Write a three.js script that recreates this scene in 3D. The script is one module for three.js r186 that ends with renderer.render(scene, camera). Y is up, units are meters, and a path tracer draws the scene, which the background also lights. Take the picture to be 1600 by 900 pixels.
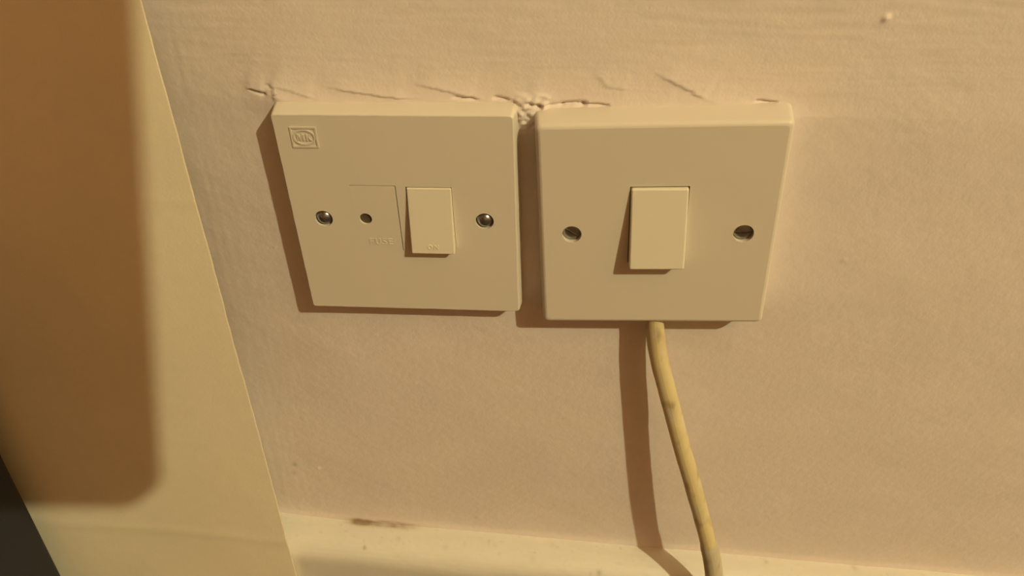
import * as THREE from 'three';
import { RoundedBoxGeometry } from 'three/addons/geometries/RoundedBoxGeometry.js';
import { TextGeometry } from 'three/addons/geometries/TextGeometry.js';
import { FontLoader } from 'three/addons/loaders/FontLoader.js';
import { ImprovedNoise } from 'three/addons/math/ImprovedNoise.js';
import { mergeGeometries, mergeVertices, toCreasedNormals } from 'three/addons/utils/BufferGeometryUtils.js';
import { Brush, Evaluator, SUBTRACTION } from 'three-bvh-csg';

// ---------------------------------------------------------------- camera, exposure, light
const renderer = new THREE.WebGLRenderer({ antialias: true });
renderer.toneMapping = THREE.LinearToneMapping;
renderer.toneMappingExposure = 1.0;
renderer.shadowMap.enabled = true;
const scene = new THREE.Scene();
scene.background = new THREE.Color(0x000000);
const camera = new THREE.PerspectiveCamera(39.755, 1600 / 900, 0.005, 20);
camera.position.set(0.06021, 0.15688, 0.25524);
{
  const yaw = THREE.MathUtils.degToRad(-4.679), pit = THREE.MathUtils.degToRad(36.97), roll = THREE.MathUtils.degToRad(-0.337);
  const f = new THREE.Vector3(Math.sin(yaw) * Math.cos(pit), -Math.sin(pit), -Math.cos(yaw) * Math.cos(pit));
  const r0 = new THREE.Vector3(Math.cos(yaw), 0, Math.sin(yaw));
  const u0 = new THREE.Vector3().crossVectors(r0, f);
  const u = u0.clone().multiplyScalar(Math.cos(roll)).addScaledVector(r0, -Math.sin(roll));
  camera.up.copy(u);
  camera.lookAt(camera.position.clone().add(f));
}
scene.add(camera);
// the pendant bulb up and to the right, in the middle of the room
const LAMP = new THREE.Vector3(1.617, 1.781, 1.5);
const LAMP_COLOR = new THREE.Color().setRGB(1.0, 0.92, 0.54);
const LAMP_CANDELA = 15.4;

// ---------------------------------------------------------------- helpers (geometry in millimetres)
const MM = 0.001;
const NZ = new ImprovedNoise();
const noise = (x, y, z = 0) => NZ.noise(x, y, z);
const sm = (a, b, t) => { t = Math.min(1, Math.max(0, (t - a) / (b - a))); return t * t * (3 - 2 * t); };
const lerp = (a, b, t) => a + (b - a) * t;
const lin = (r, g, b) => new THREE.Color().setRGB(r, g, b);
const std = (c, roughness, o = {}) => new THREE.MeshPhysicalMaterial({ color: c, roughness, metalness: 0, ...o });
function mesh(name, geo, mat, parent = scene) {
  const g = geo.clone(); g.scale(MM, MM, MM);
  const m = new THREE.Mesh(g, mat); m.name = name; m.castShadow = m.receiveShadow = true;
  parent.add(m); return m;
}
function tag(o, label, category) { o.userData.label = label; o.userData.category = category; return o; }
function struct(o, label) { o.userData.kind = 'structure'; if (label) { o.userData.label = label; o.userData.category = 'room'; } return o; }
const plain = g => { const n = g.index ? g.toNonIndexed() : g.clone(); for (const k of Object.keys(n.attributes)) if (!['position', 'normal', 'uv'].includes(k)) n.deleteAttribute(k); return n; };
function join(list) { return mergeGeometries(list.map(g => { const n = plain(g); n.deleteAttribute('uv'); if (!n.attributes.normal) n.computeVertexNormals(); return n; })); }
const crease = (g, a = 0.6) => { const n = plain(g); n.deleteAttribute('uv'); n.deleteAttribute('normal'); return toCreasedNormals(n, a); };
// a grid of vertices over two lists of coordinates
function gridGeo(us, vs, fn, colFn) {
  const nu = us.length, nv = vs.length, P = new Float32Array(nu * nv * 3), C = colFn ? new Float32Array(nu * nv * 3) : null, I = [];
  let k = 0;
  for (let j = 0; j < nv; j++) for (let i = 0; i < nu; i++) {
    const p = fn(us[i], vs[j], i, j); P[k] = p[0]; P[k + 1] = p[1]; P[k + 2] = p[2];
    if (C) { const c = colFn(us[i], vs[j], p); C[k] = c[0]; C[k + 1] = c[1]; C[k + 2] = c[2]; }
    k += 3;
  }
  for (let j = 0; j < nv - 1; j++) for (let i = 0; i < nu - 1; i++) {
    const a = j * nu + i, b = a + 1, c = a + nu, d = c + 1; I.push(a, b, d, a, d, c);
  }
  const g = new THREE.BufferGeometry();
  g.setAttribute('position', new THREE.BufferAttribute(P, 3));
  if (C) g.setAttribute('color', new THREE.BufferAttribute(C, 3));
  g.setIndex(I); g.computeVertexNormals(); return g;
}
function ticks(...segs) { const o = []; for (const [a, b, st] of segs) { const n = Math.max(1, Math.round((b - a) / st)); for (let i = 0; i < n; i++) o.push(a + (b - a) * i / n); } o.push(segs[segs.length - 1][1]); return o; }
function box(x0, x1, y0, y1, z0, z1) { const g = new THREE.BoxGeometry(x1 - x0, y1 - y0, z1 - z0); g.translate((x0 + x1) / 2, (y0 + y1) / 2, (z0 + z1) / 2); return g; }

// ---------------------------------------------------------------- materials
const M = {
  wall: std(lin(0.74, 0.655, 0.61), 0.75, { vertexColors: true }),
  room: std(lin(0.38, 0.22, 0.125), 0.85),
  ceiling: std(lin(0.45, 0.29, 0.185), 0.9),
  floor: std(lin(0.09, 0.055, 0.035), 0.95),
  skirt: std(lin(0.69, 0.655, 0.575), 0.42, { vertexColors: true }),
  board: std(lin(0.87, 0.79, 0.60), 0.5, { vertexColors: true }),
  plate: std(lin(0.69, 0.635, 0.545), 0.42),
  rocker: std(lin(0.735, 0.69, 0.57), 0.4),
  dark: std(lin(0.03, 0.026, 0.022), 0.8),
  screw: std(lin(0.38, 0.41, 0.44), 0.27, { metalness: 1 }),
  screwDull: std(lin(0.34, 0.33, 0.31), 0.33, { metalness: 1 }),
  cable: std(lin(1, 1, 1), 0.55, { vertexColors: true }),
  charcoal: std(lin(0.019, 0.021, 0.026), 0.8, { vertexColors: true }),
  phone: std(lin(0.02, 0.02, 0.022), 0.35),
  glass: std(lin(0.01, 0.01, 0.012), 0.08),
  brass: std(lin(0.7, 0.5, 0.25), 0.35, { metalness: 1 }),
  plug: std(lin(0.10, 0.065, 0.04), 0.6),
  white: std(lin(0.75, 0.73, 0.68), 0.5),
};

// fine paint grain: a tiling relief, 0.15 mm to the texel
function grainTexture(n, layers) {
  const d = new Uint8Array(n * n * 4);
  const T = (x, y, per, seed) => {        // tiling value noise
    const h = (i, j) => { let k = ((i % per + per) % per) * 374761393 + ((j % per + per) % per) * 668265263 + seed * 974634777; k = (k ^ (k >>> 13)) * 1274126177 | 0; return ((k ^ (k >>> 16)) >>> 0) / 4294967295; };
    const i = Math.floor(x), j = Math.floor(y), u = x - i, v = y - j, a = u * u * (3 - 2 * u), b = v * v * (3 - 2 * v);
    return lerp(lerp(h(i, j), h(i + 1, j), a), lerp(h(i, j + 1), h(i + 1, j + 1), a), b);
  };
  for (let y = 0; y < n; y++) for (let x = 0; x < n; x++) {
    let v = 0; for (const [per, w, seed] of layers) v += w * T(x / n * per, y / n * per, per, seed);
    const k = (y * n + x) * 4; d[k] = d[k + 1] = d[k + 2] = Math.max(0, Math.min(255, v * 255)); d[k + 3] = 255;
  }
  const t = new THREE.DataTexture(d, n, n); t.wrapS = t.wrapT = THREE.RepeatWrapping; t.magFilter = THREE.LinearFilter; t.minFilter = THREE.LinearFilter; t.needsUpdate = true; return t;
}
const grain = grainTexture(512, [[128, 0.35, 1], [64, 0.35, 2], [32, 0.3, 3]]);
M.wall.bumpMap = grain; M.wall.bumpScale = 0.00007;
M.board.bumpMap = grain; M.board.bumpScale = 0.00005;
function metricUv(g, per = 77) { const p = g.attributes.position, u = new Float32Array(p.count * 2); for (let i = 0; i < p.count; i++) { u[2 * i] = p.getX(i) / per; u[2 * i + 1] = p.getY(i) / per; } g.setAttribute('uv', new THREE.BufferAttribute(u, 2)); return g; }

// ---------------------------------------------------------------- the room
const FLOOR = -330, CEIL = 2120, XL = -1800, XR = 3300, ZF = 3900;
const skirtY = x => -196.5 - 0.039 * Math.min(500, Math.max(-300, x));

// lips and cracks in the plaster above the plates: each line drops from its left-hand side to its right-hand side
const lips = [
  { a: 0.75, w: 5, p: [[-55, 46.4], [-54.2, 46.1], [-51, 45], [-47.2, 44.2]] },
  { a: 0.9, w: 3.5, p: [[-45.7, 47.4], [-43.9, 46.4], [-43.2, 44], [-43.7, 42.1]] },
  { a: 0.55, w: 5, p: [[-45.7, 47.2], [-40.4, 46.5], [-33.9, 44.8], [-29.6, 43.5]] },
  { a: 0.9, w: 6, p: [[-28, 48.5], [-22.2, 47.2], [-13.5, 45.8], [-4.6, 44.7], [4.3, 44.2]] },
  { a: 0.8, w: 6, p: [[4, 49.8], [17.8, 47], [27.6, 44.7]] },
  { a: 0.8, w: 3, p: [[34, 45.6], [39.7, 44.9], [46.3, 43.9], [50, 43]] },
  { a: 0.5, w: 3, p: [[44, 48], [49, 46.8], [53, 45]] },
  { a: 0.45, w: 4, p: [[66.3, 56.8], [67.9, 53.6], [72, 49.9], [79.5, 49.4]] },
  { a: 0.85, w: 6, p: [[85.2, 55.8], [95.1, 51.4], [105.3, 46.3]] },
];
const slits = [
  { d: 1.3, w: 0.45, p: [[-52, 45.2], [-47.2, 44.1]] },
  { d: 1.2, w: 0.45, p: [[20, 45.2], [27.6, 44.6]] },
  { d: 1.4, w: 0.5, p: [[34, 45.3], [38, 45]] },
  { d: 2.0, w: 0.7, p: [[46, 44.2], [49.5, 43]] },
  { d: 1.2, w: 0.4, p: [[50, 43.3], [57.2, 43.6]] },
  { d: 2.2, w: 0.75, p: [[57, 43.8], [60.5, 44.3], [64, 44]] },
  { d: 1.5, w: 0.45, p: [[64, 44], [72, 43.7]] },
  { d: 1.5, w: 0.45, p: [[121.6, 46.7], [127.4, 46.4]] },
  { d: 0.8, w: 0.4, p: [[-45.7, 47.3], [-43.9, 46.4]] },
];
function nearest(poly, x, y) {           // distance, signed side (left positive), position along the line 0..1
  let best = 1e9, side = 0, along = 0, tot = 0; const L = [];
  for (let i = 0; i < poly.length - 1; i++) { const l = Math.hypot(poly[i + 1][0] - poly[i][0], poly[i + 1][1] - poly[i][1]); L.push(l); tot += l; }
  let acc = 0;
  for (let i = 0; i < poly.length - 1; i++) {
    const [ax, ay] = poly[i], [bx, by] = poly[i + 1], dx = bx - ax, dy = by - ay, l = L[i];
    let t = ((x - ax) * dx + (y - ay) * dy) / (l * l); const tc = Math.min(1, Math.max(0, t));
    const d = Math.hypot(x - ax - dx * tc, y - ay - dy * tc);
    if (d < best) { best = d; side = dx * (y - ay) - dy * (x - ax); along = (acc + l * tc) / tot; }
    acc += l;
  }
  return [best, Math.sign(side), along, tot];
}
function wallHeight(x, y) {
  if (x < -150 || x > 340 || y < -245 || y > 420) return 0;
  const over = sm(-110, -40, x) * (1 - sm(90, 300, x)), dip = y > 42 ? over * 0.075 * Math.min(48, y - 42) * (1 - sm(95, 420, y)) : 0;
  const fade = sm(-150, -120, x) * (1 - sm(300, 338, x)) * (1 - sm(92, 116, y));
  return fade * plaster(x, y) - dip;
}
function plaster(x, y) {
  let h = 0;
  // uneven old plaster and roller-stippled paint
  if (x < -30) h -= 0.0021 * (Math.max(x, -110) + 30) ** 2 * (1 - 0.75 * sm(-60, -170, y)) * sm(-150, -115, x);
  h += 0.5 * noise(x / 70, y / 55, 3.1) + 0.2 * noise(x / 24, y / 20, 8.2);
  const strokes = sm(40, 62, y);
  h += lerp(0.065, 0.045, strokes) * noise(x / 2.9, y / 2.5, 1.7) + 0.08 * noise(x / 8, y / 7, 4.4);
  h += strokes * 0.11 * noise(x / 18, y / 1.9 + 0.25 * Math.sin(x / 17), 9.3);
  h += (1 - sm(-85, -40, x)) * 0.08 * noise(x / 2.6, y / 26, 5.3);
  // filler swelling out along the top of the two plates
  const along = sm(-58, -38, x) * (1 - sm(128, 170, x));
  const dy = y - 42;
  h += along * (dy > 0 ? 1.0 * Math.exp(-dy / 11) : 1.0 * sm(-16, 0, dy));
  // plaster run up to the right side of the second plate
  const dx = x - 132;
  h += 1.8 * Math.exp(-Math.abs(dx) / 9) * sm(-48, -25, y) * (1 - sm(30, 48, y));
  if (y > 38 && y < 64) {
    const wob = 0.35 * noise(x / 2.3, y / 2.3, 12.5);
    for (const c of lips) {
      const [d, s, t] = nearest(c.p, x, y + wob);
      if (d > c.w * 4) continue;
      const ends = sm(0, 0.4, t) * (1 - sm(0.86, 1, t) * 0.6);
      if (s > 0) h += 1.0 * c.a * ends * Math.exp(-d / c.w);
      else h += 0.4 * c.a * ends * Math.exp(-d / 3.2);
    }
    for (const c of slits) {
      const [d] = nearest(c.p, x, y + wob * 0.6);
      const w = c.w * (1 + 0.5 * noise(x / 1.7, 3.3, 2.2));
      if (d < 4) h -= 0.7 * c.d * Math.exp(-(d * d) / (w * w));
    }
  }
  // crumbly filler packed between the two plates
  if (x > 38 && x < 56 && y > 22 && y < 50) {
    const m = sm(40, 42.5, x) * (1 - sm(50, 53, x)) * sm(30, 39, y + 1.2 * noise(x / 1.6, y / 1.6, 6.6)) * (1 - sm(44, 48, y));
    h += m * (1.3 + 1.5 * noise(x / 1.9, y / 1.9, 2.4) + 0.6 * noise(x / 0.9, y / 0.9, 7.7));
  }
  // paint nib and small specks standing proud
  for (const [sx, sy, r, a] of [[156.5, 74.4, 0.9, 1.1], [-58.1, -154, 0.7, 0.5], [-4.1, -91.3, 0.5, 0.35], [-56.2, -21.5, 0.5, 0.35], [165, -16, 0.6, 0.3]]) {
    const q = ((x - sx) ** 2 + (y - sy) ** 2) / (r * r); if (q < 8) h += a * Math.exp(-q);
  }
  // bead of old caulk at the skirting
  const k = y - skirtY(x); if (k < 6) h += 0.4 * sm(5 + 1.5 * noise(x / 6, 1.2, 3), 0, k);
  return h;
}
const GRIME = [0.42, 0.30, 0.20];
function grimeAt(x, dyTop) {             // scuffed dirt on the joint of wall and skirting
  const core = Math.exp(-(((x + 41) / 6) ** 2)) * 1.3 + Math.exp(-(((x + 25) / 12) ** 2)) * 0.85;
  const spread = Math.exp(-((dyTop - 0.7) ** 2) / (dyTop > 0.7 ? 3.2 : 1.6));
  return Math.min(0.92, core * spread * (0.8 + 0.7 * noise(x / 3.5, dyTop / 1.1, 5.5)));
}
function wallColor(x, y) {
  let v = 1 + 0.03 * noise(x / 30, y / 26, 14.2) + 0.022 * noise(x / 6, y / 5, 2.1) + 0.018 * noise(x / 1.9, y / 1.7, 7.1);
  const w = 0.02 * noise(x / 19, y / 15, 21.3);
  let c = [v * (1 + w * 0.3), v, v * (1 - w)];
  const spots = [[-58.1, -154, 0.9, 1.3], [156.5, 74.4, 0.8, 1.2], [-4.1, -91.3, 0.5, 1.2], [-70.3, -153.1, 1.4, 0.72], [-72, -160, 1.6, 0.85], [60, -172, 1.0, 0.9], [20, -186, 1.2, 0.88]];
  for (const [sx, sy, r, a] of spots) { const q = ((x - sx) ** 2 + (y - sy) ** 2) / (r * r); if (q < 9) { const m = lerp(1, a, Math.exp(-q)); c = c.map(e => e * m); } }
  const g = Math.max(0, grimeAt(x, y - skirtY(x)));
  return c.map((e, i) => lerp(e, GRIME[i], g));
}
{
  const xs = ticks([XL, -150, 150], [-150, -95, 2.5], [-95, 330, 0.75], [330, 500, 17], [500, XR, 200]);
  const ys = ticks([FLOOR, -245, 20], [-245, -210, 2.5], [-210, 36, 0.75], [36, 58, 0.42], [58, 112, 0.75], [112, 420, 9], [420, CEIL, 170]);
  const front = gridGeo(xs, ys, (x, y) => [x, y, wallHeight(x, y)], (x, y) => (x < -150 || x > 340 || y < -245 || y > 120) ? [1, 1, 1] : wallColor(x, y));
  const w = mesh('wall_back', metricUv(front), M.wall); struct(w, 'pink-tinged painted plaster wall behind the two switch plates');
  const core = mesh('masonry', box(XL, XR, FLOOR, CEIL, -120, -40), M.room, w); core.userData.kind = 'structure';
}
struct(mesh('wall_left', box(XL - 100, XL, FLOOR, CEIL, -120, ZF), M.room), 'painted side wall of the room');
struct(mesh('wall_right', box(XR, XR + 100, FLOOR, CEIL, -120, ZF), M.room), 'painted side wall beyond the lamp');
struct(mesh('wall_front', box(XL - 100, XR + 100, FLOOR, CEIL, ZF, ZF + 100), M.room), 'painted wall facing the switches');
struct(mesh('floor', box(XL - 100, XR + 100, FLOOR - 80, FLOOR, -120, ZF + 100), M.floor), 'dark carpeted floor of the room');
struct(mesh('ceiling', box(XL - 100, XR + 100, CEIL, CEIL + 80, -120, ZF + 100), M.ceiling), 'pale ceiling of the room');

// skirting with a rounded top edge
{
  const prof = [[-14, 0.6], [0, 0.3], [2, 0.1], [4, 0], [6.5, -0.25], [9, -0.8], [11.5, -1.7], [13.5, -2.9], [15.2, -4.4], [16.6, -6.2], [17.6, -8.2], [18.2, -10.4], [18.5, -13], [18.5, -20], [18.5, -30], [18.5, -60], [18.5, -134]];
  // finer steps along the profile
  const pf = []; for (let i = 0; i < prof.length - 1; i++) { const n = i < 12 ? 3 : 2; for (let k = 0; k < n; k++) pf.push([lerp(prof[i][0], prof[i + 1][0], k / n), lerp(prof[i][1], prof[i + 1][1], k / n)]); } pf.push(prof[prof.length - 1]);
  const xs = ticks([XL, -150, 150], [-150, -90, 5], [-90, 330, 0.9], [330, 500, 17], [500, XR, 200]);
  const idx = pf.map((_, i) => i);
  const spots = [[-36.9, 13.5, 0.9, 0.6], [84.3, 15.2, 1.3, 0.7], [80, 15.8, 0.8, 0.85], [-20, 8, 1.2, 0.85], [5, 10, 1.4, 0.88], [30, 7, 1.1, 0.88], [50, 12, 1.6, 0.92], [141, 2.5, 1.3, 0.6], [170, 3, 1.1, 0.75], [215, 2, 1.6, 0.8], [60, 4, 1.5, 0.9]];
  const g = gridGeo(xs, idx, (x, i) => {
    const [z, y] = pf[i]; const n = 0.22 * noise(x / 22, i / 9, 4.4) + 0.10 * noise(x / 5, i / 4, 1.9);
    const yy = Math.max(FLOOR, skirtY(x) + y + n * 0.8);
    return [x, yy, z + n * (i > 6 ? 0.8 : 0)];
  }, (x, i) => {
    const [z] = pf[i]; let v = 1 + 0.03 * noise(x / 17, i / 6, 3.3) + 0.025 * noise(x / 3, i / 2, 8.8);
    for (const [sx, sz, r, a] of spots) { const q = ((x - sx) ** 2 + (z - sz) ** 2) / (r * r); if (q < 9) v *= lerp(1, a, Math.exp(-q)); }
    const fl = Math.max(0, noise(x / 2.3, z / 2.0, 31.7) - 0.42) * 0.8 * (1 - sm(9, 16, z));
    const gr = Math.max(0, grimeAt(x, 0.5 - Math.max(0, z - 1.0) * 0.75)); 
    return [v, v, v].map((e, k) => lerp(lerp(e, GRIME[k] * 1.3, fl), GRIME[k], gr));
  });
  // winding: the profile runs from the wall outwards and down, turn the faces outwards
  const id = g.index.array; for (let i = 0; i < id.length; i += 3) { const t = id[i]; id[i] = id[i + 1]; id[i + 1] = t; } g.computeVertexNormals();
  struct(mesh('baseboard_back', g, M.skirt), 'cream gloss skirting board with rounded top and grimy joint');
}

// ---------------------------------------------------------------- switch plates
function ring(h, r, n = 6, seg = 26) {    // rounded square, counter-clockwise, evenly split sides
  const pts = []; const c = h - r;
  const cor = [[c, -c, -Math.PI / 2], [c, c, 0], [-c, c, Math.PI / 2], [-c, -c, Math.PI]];
  for (let k = 0; k < 4; k++) {
    const [cx, cy, a0] = cor[k];
    for (let i = 0; i <= n; i++) { const a = a0 + (Math.PI / 2) * i / n; pts.push([cx + r * Math.cos(a), cy + r * Math.sin(a)]); }
    const nx = cor[(k + 1) % 4], e = pts[pts.length - 1], s = [nx[0] + r * Math.cos(nx[2]), nx[1] + r * Math.sin(nx[2])];
    for (let i = 1; i < seg; i++) pts.push([lerp(e[0], s[0], i / seg), lerp(e[1], s[1], i / seg)]);
  }
  return pts;
}
function rectPath(x0, x1, y0, y1) { return [[x0, y0], [x1, y0], [x1, y1], [x0, y1]]; }
function circPath(x, y, r, n = 40) { return Array.from({ length: n }, (_, i) => [x + r * Math.cos(i / n * 2 * Math.PI), y + r * Math.sin(i / n * 2 * Math.PI)]); }
function wallStrip(a, b, za, zb) {       // quads between two equal loops
  const P = [], n = a.length;
  for (let i = 0; i < n; i++) { const j = (i + 1) % n; const A = [...a[i], za], B = [...a[j], za], C = [...b[j], zb], D = [...b[i], zb]; P.push(...A, ...B, ...C, ...A, ...C, ...D); }
  const g = new THREE.BufferGeometry(); g.setAttribute('position', new THREE.Float32BufferAttribute(P, 3)); return g;
}
function flat(loop, holes, z) {
  const s = new THREE.Shape(loop.map(p => new THREE.Vector2(...p)));
  for (const h of holes) s.holes.push(new THREE.Path(h.map(p => new THREE.Vector2(...p)).reverse()));
  const g = plain(new THREE.ShapeGeometry(s)); g.translate(0, 0, z); g.deleteAttribute('uv'); g.deleteAttribute('normal'); return g;
}
function plateGeo(rings, holes, rag) {   // rings: [half, corner radius, z]
  const parts = [], sides = []; const loops = rings.map(([h, r, z]) => ring(h, r).map(([x, y]) => {
    const n = rag * (noise(x / 1.4, y / 1.4, z / 6 + 3) + 0.5 * noise(x / 9, y / 9, 1)); const l = Math.hypot(x, y); return [x + n * x / l, y + n * y / l];
  }));
  for (let i = 0; i < rings.length - 1; i++) sides.push(wallStrip(loops[i], loops[i + 1], rings[i][2], rings[i + 1][2]));
  const d = rings[rings.length - 1][2];
  parts.push(flat(loops[loops.length - 1], holes.map(h => h.p), d));
  for (const h of holes) { const rev = h.p.slice().reverse(); parts.push(wallStrip(rev, rev, d, d - h.depth)); parts.push(flat(h.p, [], d - h.depth)); }
  return mergeGeometries([toCreasedNormals(mergeGeometries(sides), 0.62), ...parts.map(g => { g.computeVertexNormals(); return g; })]);
}
const font = await new FontLoader().loadAsync('fonts/droid/droid_sans_bold.typeface.json');
function textGeo(str, size, depth, width) {
  const g = new TextGeometry(str, { font, size, depth, curveSegments: 4, bevelEnabled: false });
  g.computeBoundingBox(); const b = g.boundingBox; g.translate(-(b.min.x + b.max.x) / 2, -(b.min.y + b.max.y) / 2, 0);
  if (width) g.scale(width / (b.max.x - b.min.x), 1, 1);
  return g;
}
const ev = new Evaluator(); ev.attributes = ['position', 'normal']; ev.useGroups = false;
function screwGeo(r, dome, slotAngle, slotW, slotD) {
  const pts = []; const N = 14; pts.push(new THREE.Vector2(0.001, -3), new THREE.Vector2(r * 0.5, -3), new THREE.Vector2(r, -0.4));
  for (let i = 0; i <= N; i++) { const a = i / N; const x = r * Math.cos(a * Math.PI / 2); pts.push(new THREE.Vector2(Math.max(0.001, x), dome * Math.sin(a * Math.PI / 2))); }
  let g = new THREE.LatheGeometry(pts, 44); g.rotateX(Math.PI / 2); g.deleteAttribute('uv'); g = mergeVertices(g, 1e-4); g = toCreasedNormals(g, 0.7);
  const a = new Brush(g); a.updateMatrixWorld();
  const b0 = new THREE.BoxGeometry(r * 3, slotW, slotD * 2); b0.rotateZ(slotAngle); b0.translate(0, 0, dome); b0.deleteAttribute('uv');
  const b = new Brush(plain(b0)); b.geometry.deleteAttribute('uv'); b.updateMatrixWorld();
  return ev.evaluate(a, b, SUBTRACTION).geometry;
}
function rockerGeo(x0, x1, y0, y1, zTop, zBot, deep, r) {
  const g = new RoundedBoxGeometry(x1 - x0, y1 - y0, deep, 4, r); g.translate((x0 + x1) / 2, (y0 + y1) / 2, -deep / 2);
  const p = g.attributes.position;
  for (let i = 0; i < p.count; i++) { const t = (p.getY(i) - y0) / (y1 - y0); p.setZ(i, p.getZ(i) + lerp(zBot, zTop, t)); }
  const k = (zTop - zBot) / (y1 - y0), N = g.attributes.normal, v = new THREE.Vector3();
  for (let i = 0; i < N.count; i++) { v.set(N.getX(i), N.getY(i) - k * N.getZ(i), N.getZ(i)).normalize(); N.setXYZ(i, v.x, v.y, v.z); }
  return g;
}
function plateGroup(name, x, y, rot) { const g = new THREE.Group(); g.name = name; g.position.set(x * MM, y * MM, 0); g.rotation.z = rot; scene.add(g); return g; }

// fused spur with switch
{
  const D = 8.87, t = plateGroup('fused_switch_plate', 0, 0, 0.024);
  tag(t, 'cream plastic fused switch plate with embossed logo and shiny domed screws', 'switch');
  const fx0 = -18.3, fx1 = -1.75, fy0 = -13.6, fy1 = 14.2, rx0 = 2.5, rx1 = 18.75, ry0 = -12.3, ry1 = 13.8;
  const sx = 30.15, sy = 0.1;
  const holes = [
    { p: circPath(-sx, sy, 3.36), depth: 4.5 }, { p: circPath(sx, sy, 3.36), depth: 4.5 },
    { p: rectPath(fx0 - 0.005, fx1 + 0.34, fy0 - 0.02, fy1 + 0.3), depth: 5 },
    { p: rectPath(rx0 - 0.35, rx1 + 0.15, ry0 - 0.2, ry1 + 0.3), depth: 6 },
  ];
  mesh('faceplate', plateGeo([[43, 1.6, -1.5], [42.95, 1.6, 0.5], [41.95, 1.4, 8.4], [41.8, 1.3, 8.68], [41.5, 1.2, D]], holes, 0.14), M.plate, t);
  // fuse carrier: a flush panel with a small extraction hole
  const c = new THREE.Shape(rectPath(fx0, fx1, fy0, fy1).map(p => new THREE.Vector2(...p)));
  c.holes.push(new THREE.Path(circPath(-14.2, 0.3, 2.3).map(p => new THREE.Vector2(...p)).reverse()));
  const cg = new THREE.ExtrudeGeometry(c, { depth: 4.4, bevelEnabled: true, bevelThickness: 0.04, bevelSize: 0.04, bevelOffset: -0.04, bevelSegments: 1 });
  cg.translate(0, 0, D - 4.44);
  const fc = mesh('fuse_carrier', crease(cg, 0.3), M.plate, t);
  const ft = textGeo('FUSE', 2.7, 0.19, 8.8); ft.translate(-9.7, -9.6, D - 0.03); mesh('embossed_lettering', ft, M.plate, fc);
  const plug = new THREE.CylinderGeometry(2.29, 2.29, 3, 32); plug.rotateX(Math.PI / 2); plug.translate(-14.2, 0.3, D - 2.3); mesh('fuse_hole_plug', plug, M.plug, fc).userData.label = 'dark brown round plug in the fuse hole';
  const rk = mesh('rocker', rockerGeo(rx0, rx1, ry0, ry1, D + 0.35, D + 3.9, 9, 0.45), M.rocker, t);
  const on = textGeo('ON', 1.8, 0.22, 4.2); on.rotateX(-Math.atan2(3.55, 26.1)); on.translate(10.8, -9.4, D + 3.48); mesh('embossed_lettering', on, M.rocker, rk);
  // embossed maker's mark: MK in an oval in a square frame
  const lx = -31.3, ly = 33.3, o = [], dd = { depth: 0.4, bevelEnabled: false, curveSegments: 24 };
  const fr = new THREE.Shape(rectPath(-4.7, 4.7, -3.95, 3.95).map(p => new THREE.Vector2(...p))); fr.holes.push(new THREE.Path(rectPath(-4.1, 4.1, -3.35, 3.35).map(p => new THREE.Vector2(...p)).reverse()));
  o.push(new THREE.ExtrudeGeometry(fr, dd));
  const el = new THREE.Shape(); el.absellipse(0, 0, 4.0, 3.0, 0, Math.PI * 2); const eh = new THREE.Path(); eh.absellipse(0, 0, 3.45, 2.45, 0, Math.PI * 2, true); el.holes.push(eh);
  o.push(new THREE.ExtrudeGeometry(el, dd));
  o.push(textGeo('MK', 2.5, 0.4, 5.2));
  const lg = join(o); lg.translate(lx, ly, D - 0.05); mesh('embossed_logo', lg, M.plate, t);
  for (const [x, a] of [[-sx, -0.95], [sx, -1.15]]) { const s = screwGeo(3.2, 2.9, a, 0.55, 0.5); s.translate(x, sy, D - 2.3); mesh('screw', s, M.screw, t); }
}
// plain thicker switch with the flex below it
{
  const D = 12.17, t = plateGroup('cable_outlet_switch_plate', 92.47, 1.32, 0.052);
  tag(t, 'thicker cream plastic switch plate with rounded edges and a cable below', 'switch');
  const rx0 = -9.75, rx1 = 10.0, ry0 = -12.95, ry1 = 18.0, sx = 30.4, sy = -1.0;
  const holes = [
    { p: circPath(-sx, sy, 3.5), depth: 5 }, { p: circPath(sx, sy, 3.6), depth: 5 },
    { p: rectPath(rx0 - 0.3, rx1 + 0.3, ry0 - 0.3, ry1 + 0.5), depth: 6 },
  ];
  mesh('faceplate', plateGeo([[43, 1.8, -1.5], [43, 1.8, 0.5], [42.1, 1.8, 10.2], [41.95, 1.8, 11.0], [41.6, 1.7, 11.65], [41.1, 1.6, 12.03], [40.4, 1.4, D]], holes, 0.02), M.plate, t);
  mesh('rocker', rockerGeo(rx0, rx1, ry0, ry1, D + 0.9, D + 5.6, 10, 0.8), M.rocker, t);
  for (const [x, a, dz] of [[-sx, -0.62, -2.0], [sx, 0.03, -1.7]]) { const s = screwGeo(3.35, 0.9, a, 0.85, 0.9); s.translate(x, sy, D + dz); mesh('screw', s, M.screwDull, t); }
}

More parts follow.
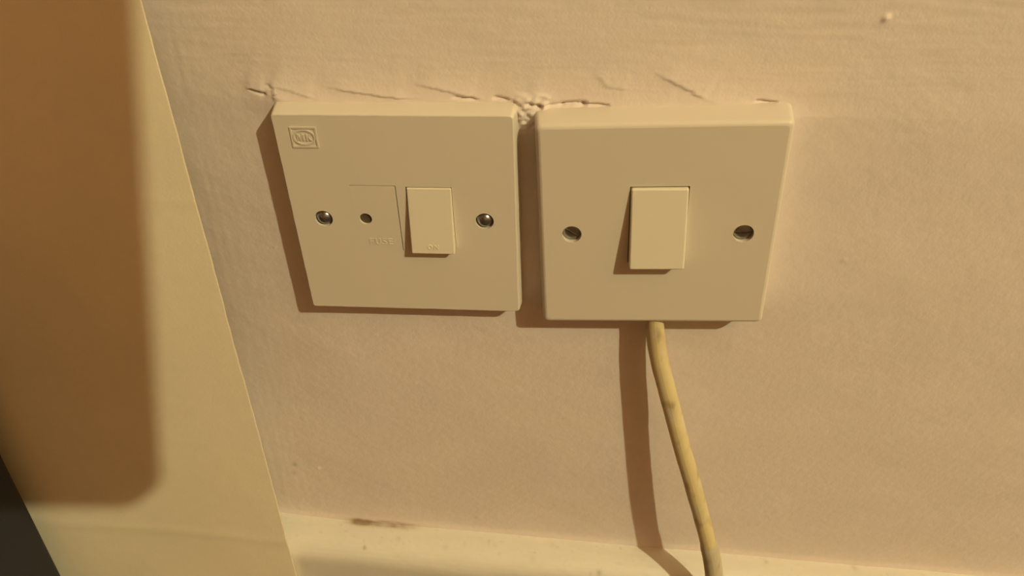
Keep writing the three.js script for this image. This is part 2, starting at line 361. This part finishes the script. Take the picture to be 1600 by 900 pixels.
// ---------------------------------------------------------------- the flex
{
  const t = new THREE.Group(); t.name = 'power_cable'; t.position.set(0.0965, -0.33, 0.008); scene.add(t);
  tag(t, 'thick yellowed round cable hanging down from the thicker switch plate', 'cable');
  const V = a => new THREE.Vector3(a[0] - 96.5, a[1] + 330, a[2] - 8);
  const pts = [[95.6, -38, 7.2], [96.6, -45, 7.2], [100.1, -61.8, 9], [105.9, -80.3, 12], [113, -102.7, 16], [121.2, -126.8, 20], [130, -154.1, 23], [135.3, -171.9, 24.6], [138.6, -188, 26], [141, -215, 27.5], [142.5, -260, 30], [149, -302, 36], [175, -324, 62], [240, -325.8, 110], [420, -325.8, 200]].map(V);
  const curve = new THREE.CatmullRomCurve3(pts, false, 'centripetal');
  const tint = (g, base) => {
    const p = g.attributes.position, c = new Float32Array(p.count * 3);
    for (let i = 0; i < p.count; i++) {
      const x = p.getX(i), y = p.getY(i), z = p.getZ(i);
      const n = noise(x / 9, y / 14, z / 9) , m = noise(x / 2.4, y / 3.2, z / 2.4 + 9);
      const dirt = Math.max(0, noise(x / 3.5 + 4, y / 7, z / 3.5) - 0.18) * 1.3, pale = Math.max(0, noise(x / 4 + 8, y / 9, z / 4 + 3) - 0.22) * 1.4;
      const v = 1 + 0.10 * n + 0.05 * m;
      let k = base.map(e => e * v); k = k.map((e, j) => lerp(e, [0.28, 0.19, 0.10][j], Math.min(0.8, dirt))); k = k.map((e, j) => lerp(e, [0.64, 0.60, 0.50][j], Math.min(0.7, pale)));
      c.set(k, i * 3);
    }
    g.setAttribute('color', new THREE.BufferAttribute(c, 3)); return g;
  };
  const tube = new THREE.TubeGeometry(curve, 700, 3.75, 28, false);
  { // slight dents in the old sheath
    const p = tube.attributes.position, n = tube.attributes.normal;
    for (let i = 0; i < p.count; i++) { const k = 0.16 * noise(p.getX(i) / 8, p.getY(i) / 10, p.getZ(i) / 8); p.setXYZ(i, p.getX(i) + n.getX(i) * k, p.getY(i) + n.getY(i) * k, p.getZ(i) + n.getZ(i) * k); }
    tube.computeVertexNormals();
  }
  mesh('sheath', tint(tube, [0.62, 0.525, 0.29]), M.cable, t);
  const low = new THREE.CatmullRomCurve3([...Array(14)].map((_, i) => { const y = lerp(-161, -290, i / 13) + 330; let b = 0, bd = 1e9; for (let k = 0; k <= 600; k++) { const q = curve.getPoint(k / 600); const d = Math.abs(q.y - y); if (d < bd) { bd = d; b = k / 600; } } return curve.getPoint(b); }));
  const sl = new THREE.TubeGeometry(low, 160, 4.25, 28, false);
  { const p = sl.attributes.position, w = 29; for (let i = 0; i <= 6; i++) { const c = low.getPointAt(i / 160), k = lerp(0.84, 1, Math.sqrt(i / 6)); for (let j = 0; j < w; j++) { const q = i * w + j; p.setXYZ(q, c.x + (p.getX(q) - c.x) * k, c.y + (p.getY(q) - c.y) * k, c.z + (p.getZ(q) - c.z) * k); } } sl.computeVertexNormals(); }
  const slv = mesh('sleeve', tint(sl, [0.53, 0.475, 0.33]), M.cable, t); slv.userData.label = 'paler paint-smeared lower sleeve';
}

// ---------------------------------------------------------------- cream board at the left
{
  const t = new THREE.Group(); t.name = 'upright_board'; t.position.set(-0.165, -0.33, 0.0215); t.rotation.z = -0.0103; scene.add(t);
  tag(t, 'tall cream painted board standing just in front of the wall', 'board');
  // local frame: x from -95 to +xr (right edge), y from 0 up
  const xr = 91.6;
  const xs = ticks([-95, 86, 2], [86, 90.2, 0.6]), ys = ticks([0, 80, 8], [80, 430, 1.5], [430, 1500, 60]);
  const bulge = (x, y) => {
    const Y = y - 330; let h = 0.35 * noise(x / 60, Y / 70, 3) + 0.05 * noise(x / 9, Y / 8, 5);
    const line = -181.5 + 0.0 * x - 0.055 * Math.max(0, x - 25) + 0.03 * Math.min(0, x - 25); const q = (Y - line);
    h += 0.22 * Math.exp(-(q * q) / 16) * sm(-60, -20, x); 
    const l2 = 15 - 0.02 * x; h += 0.12 * Math.exp(-((Y - l2) ** 2) / 3) * sm(10, 40, x);
    return h;
  };
  const edge = (y) => 0.16 * noise(y / 7, 2.2, 4) + 0.3 * noise(y / 31, 5.5, 1);
  // cross-section: face, rounded lip, back
  const lip = [[0, 0], [0.12, -0.04], [0.18, -0.12], [0.18, -0.25], [0.0, -0.6], [-0.3, -1.4], [-1.2, -2.2], [-2.1, -3]];
  const cols = [...xs.map(x => [x, 0, 0]), ...lip.slice(1).map(([a, b]) => [90.2 + a, b, 1]), [60, -3, 2], [-95, -3, 2]];
  const g = gridGeo(cols.map((_, i) => i), ys, (i, y) => { const [x, z, k] = cols[i]; const e = k < 2 ? edge(y) * sm(84, 90, x) : 0; return [x + e, y, z + (k < 2 ? bulge(Math.min(x, 90.2), y) : 0)]; },
    (i, y) => { const [x] = cols[i]; const v = 1 + 0.035 * noise(x / 22, y / 40, 6.1) + 0.02 * noise(x / 5, y / 6, 2.8) + 0.015 * noise(x / 1.6, y / 1.7, 9.9); return [v, v, v * (1 + 0.03 * noise(x / 30, y / 30, 17))]; });
  mesh('face_panel', metricUv(g), M.board, t);
  mesh('batten', box(-90, -40, 0, 1495, -20, -3.2), M.board.clone(), t).material.vertexColors = false;
}

// ---------------------------------------------------------------- dark box by the board
{
  const t = new THREE.Group(); t.name = 'charcoal_box'; t.position.set(-0.2565, -0.33, 0.075); t.rotation.z = -0.06; scene.add(t);
  tag(t, 'dark charcoal speckled upright box in front of the cream board', 'box');
  const g = new RoundedBoxGeometry(120, 330, 80, 5, 6); g.translate(0, 165, 0);
  g.setAttribute('color', new THREE.BufferAttribute(new Float32Array(g.attributes.position.count * 3).fill(1), 3));
  mesh('body', g, M.charcoal, t);
  const l = new RoundedBoxGeometry(124, 14, 84, 3, 4); l.translate(0, 337, 0); l.setAttribute('color', new THREE.BufferAttribute(new Float32Array(l.attributes.position.count * 3).fill(1), 3));
  mesh('lid', l, M.charcoal, t);
}

// ---------------------------------------------------------------- phone held up beside the lens: its shadow lies on the board
{
  const t = new THREE.Group(); t.name = 'smartphone'; scene.add(t);
  tag(t, 'dark smartphone held upright facing the switches, shading the cream board', 'phone');
  const X = new THREE.Vector3(0.9967, -0.0, -0.0815).normalize(), U = new THREE.Vector3(-0.04, 0.80, -0.60), F = new THREE.Vector3(-0.065, -0.601, -0.796);
  const Y = U.clone().multiplyScalar(149).addScaledVector(F, -57).normalize().addScaledVector(X, 0.006).normalize(); X.addScaledVector(Y, -X.dot(Y)).normalize();
  const Z = new THREE.Vector3().crossVectors(X, Y);
  const W = 78, H = 178, corner = new THREE.Vector3(0.14789, 0.15121, 0.25883);
  const m = new THREE.Matrix4().makeBasis(X, Y, Z); t.quaternion.setFromRotationMatrix(m); t.position.copy(corner).addScaledVector(X, -W / 2 * MM);
  const rr = (w, h, r) => { const s = new THREE.Shape(); s.moveTo(-w / 2 + r, 0); s.lineTo(w / 2 - r, 0); s.absarc(w / 2 - r, r, r, -Math.PI / 2, 0); s.lineTo(w / 2, h - r); s.absarc(w / 2 - r, h - r, r, 0, Math.PI / 2); s.lineTo(-w / 2 + r, h); s.absarc(-w / 2 + r, h - r, r, Math.PI / 2, Math.PI); s.lineTo(-w / 2, r); s.absarc(-w / 2 + r, r, r, Math.PI, Math.PI * 1.5); return s; };
  const b = new THREE.ExtrudeGeometry(rr(W, H, 13), { depth: 6, bevelEnabled: true, bevelThickness: 1, bevelSize: 1, bevelOffset: -1, bevelSegments: 3, curveSegments: 12 }); b.translate(0, 0, -2);
  mesh('body', b, M.phone, t);
  const s = new THREE.ExtrudeGeometry(rr(W - 6, H - 8, 10), { depth: 0.5, bevelEnabled: false, curveSegments: 12 }); s.translate(0, 4, 4.9); mesh('screen', s, M.glass, t);
}

// ---------------------------------------------------------------- the pendant lamp
{
  const t = new THREE.Group(); t.name = 'pendant_lamp'; t.position.copy(LAMP); scene.add(t);
  tag(t, 'bare warm bulb hanging on a cord from the ceiling', 'lamp');
  const bp = []; for (let i = 0; i <= 20; i++) { const a = -Math.PI / 2 + (i / 20) * Math.PI * 0.84; bp.push(new THREE.Vector2(Math.max(0.001, 13 * Math.cos(a)), 22.5 * Math.sin(a))); } bp.push(new THREE.Vector2(8, 28), new THREE.Vector2(8, 34));
  const glow = new THREE.MeshStandardMaterial({ color: 0xffffff, emissive: LAMP_COLOR, emissiveIntensity: 8, roughness: 0.4 });
  const bulb = mesh('bulb', new THREE.LatheGeometry(bp, 32), glow, t); bulb.castShadow = false;
  const sp = [[0.001, 72], [9, 72], [12, 66], [14, 50], [16, 40], [16, 31], [0.001, 31]].map(a => new THREE.Vector2(...a)).reverse();
  mesh('socket', new THREE.LatheGeometry(sp, 24), M.white, t);
  const top = CEIL - LAMP.y / MM;
  const cd = new THREE.CylinderGeometry(3, 3, top - 70, 12); cd.translate(0, (top + 70) / 2, 0); mesh('cord', cd, M.white, t);
  const rs = new THREE.LatheGeometry([[0.001, top - 28], [12, top - 27], [30, top - 14], [36, top], [0.001, top]].map(a => new THREE.Vector2(...a)), 28); mesh('ceiling_rose', rs, M.white, t);
  const L = new THREE.PointLight(LAMP_COLOR, LAMP_CANDELA, 0, 2); L.castShadow = true; L.shadow.radius = 1.1; L.shadow.mapSize.set(2048, 2048); L.shadow.camera.near = 0.05; L.shadow.camera.far = 6; L.shadow.bias = -0.0005;
  L.name = 'bulb_light'; t.add(L);
}

renderer.render(scene, camera);
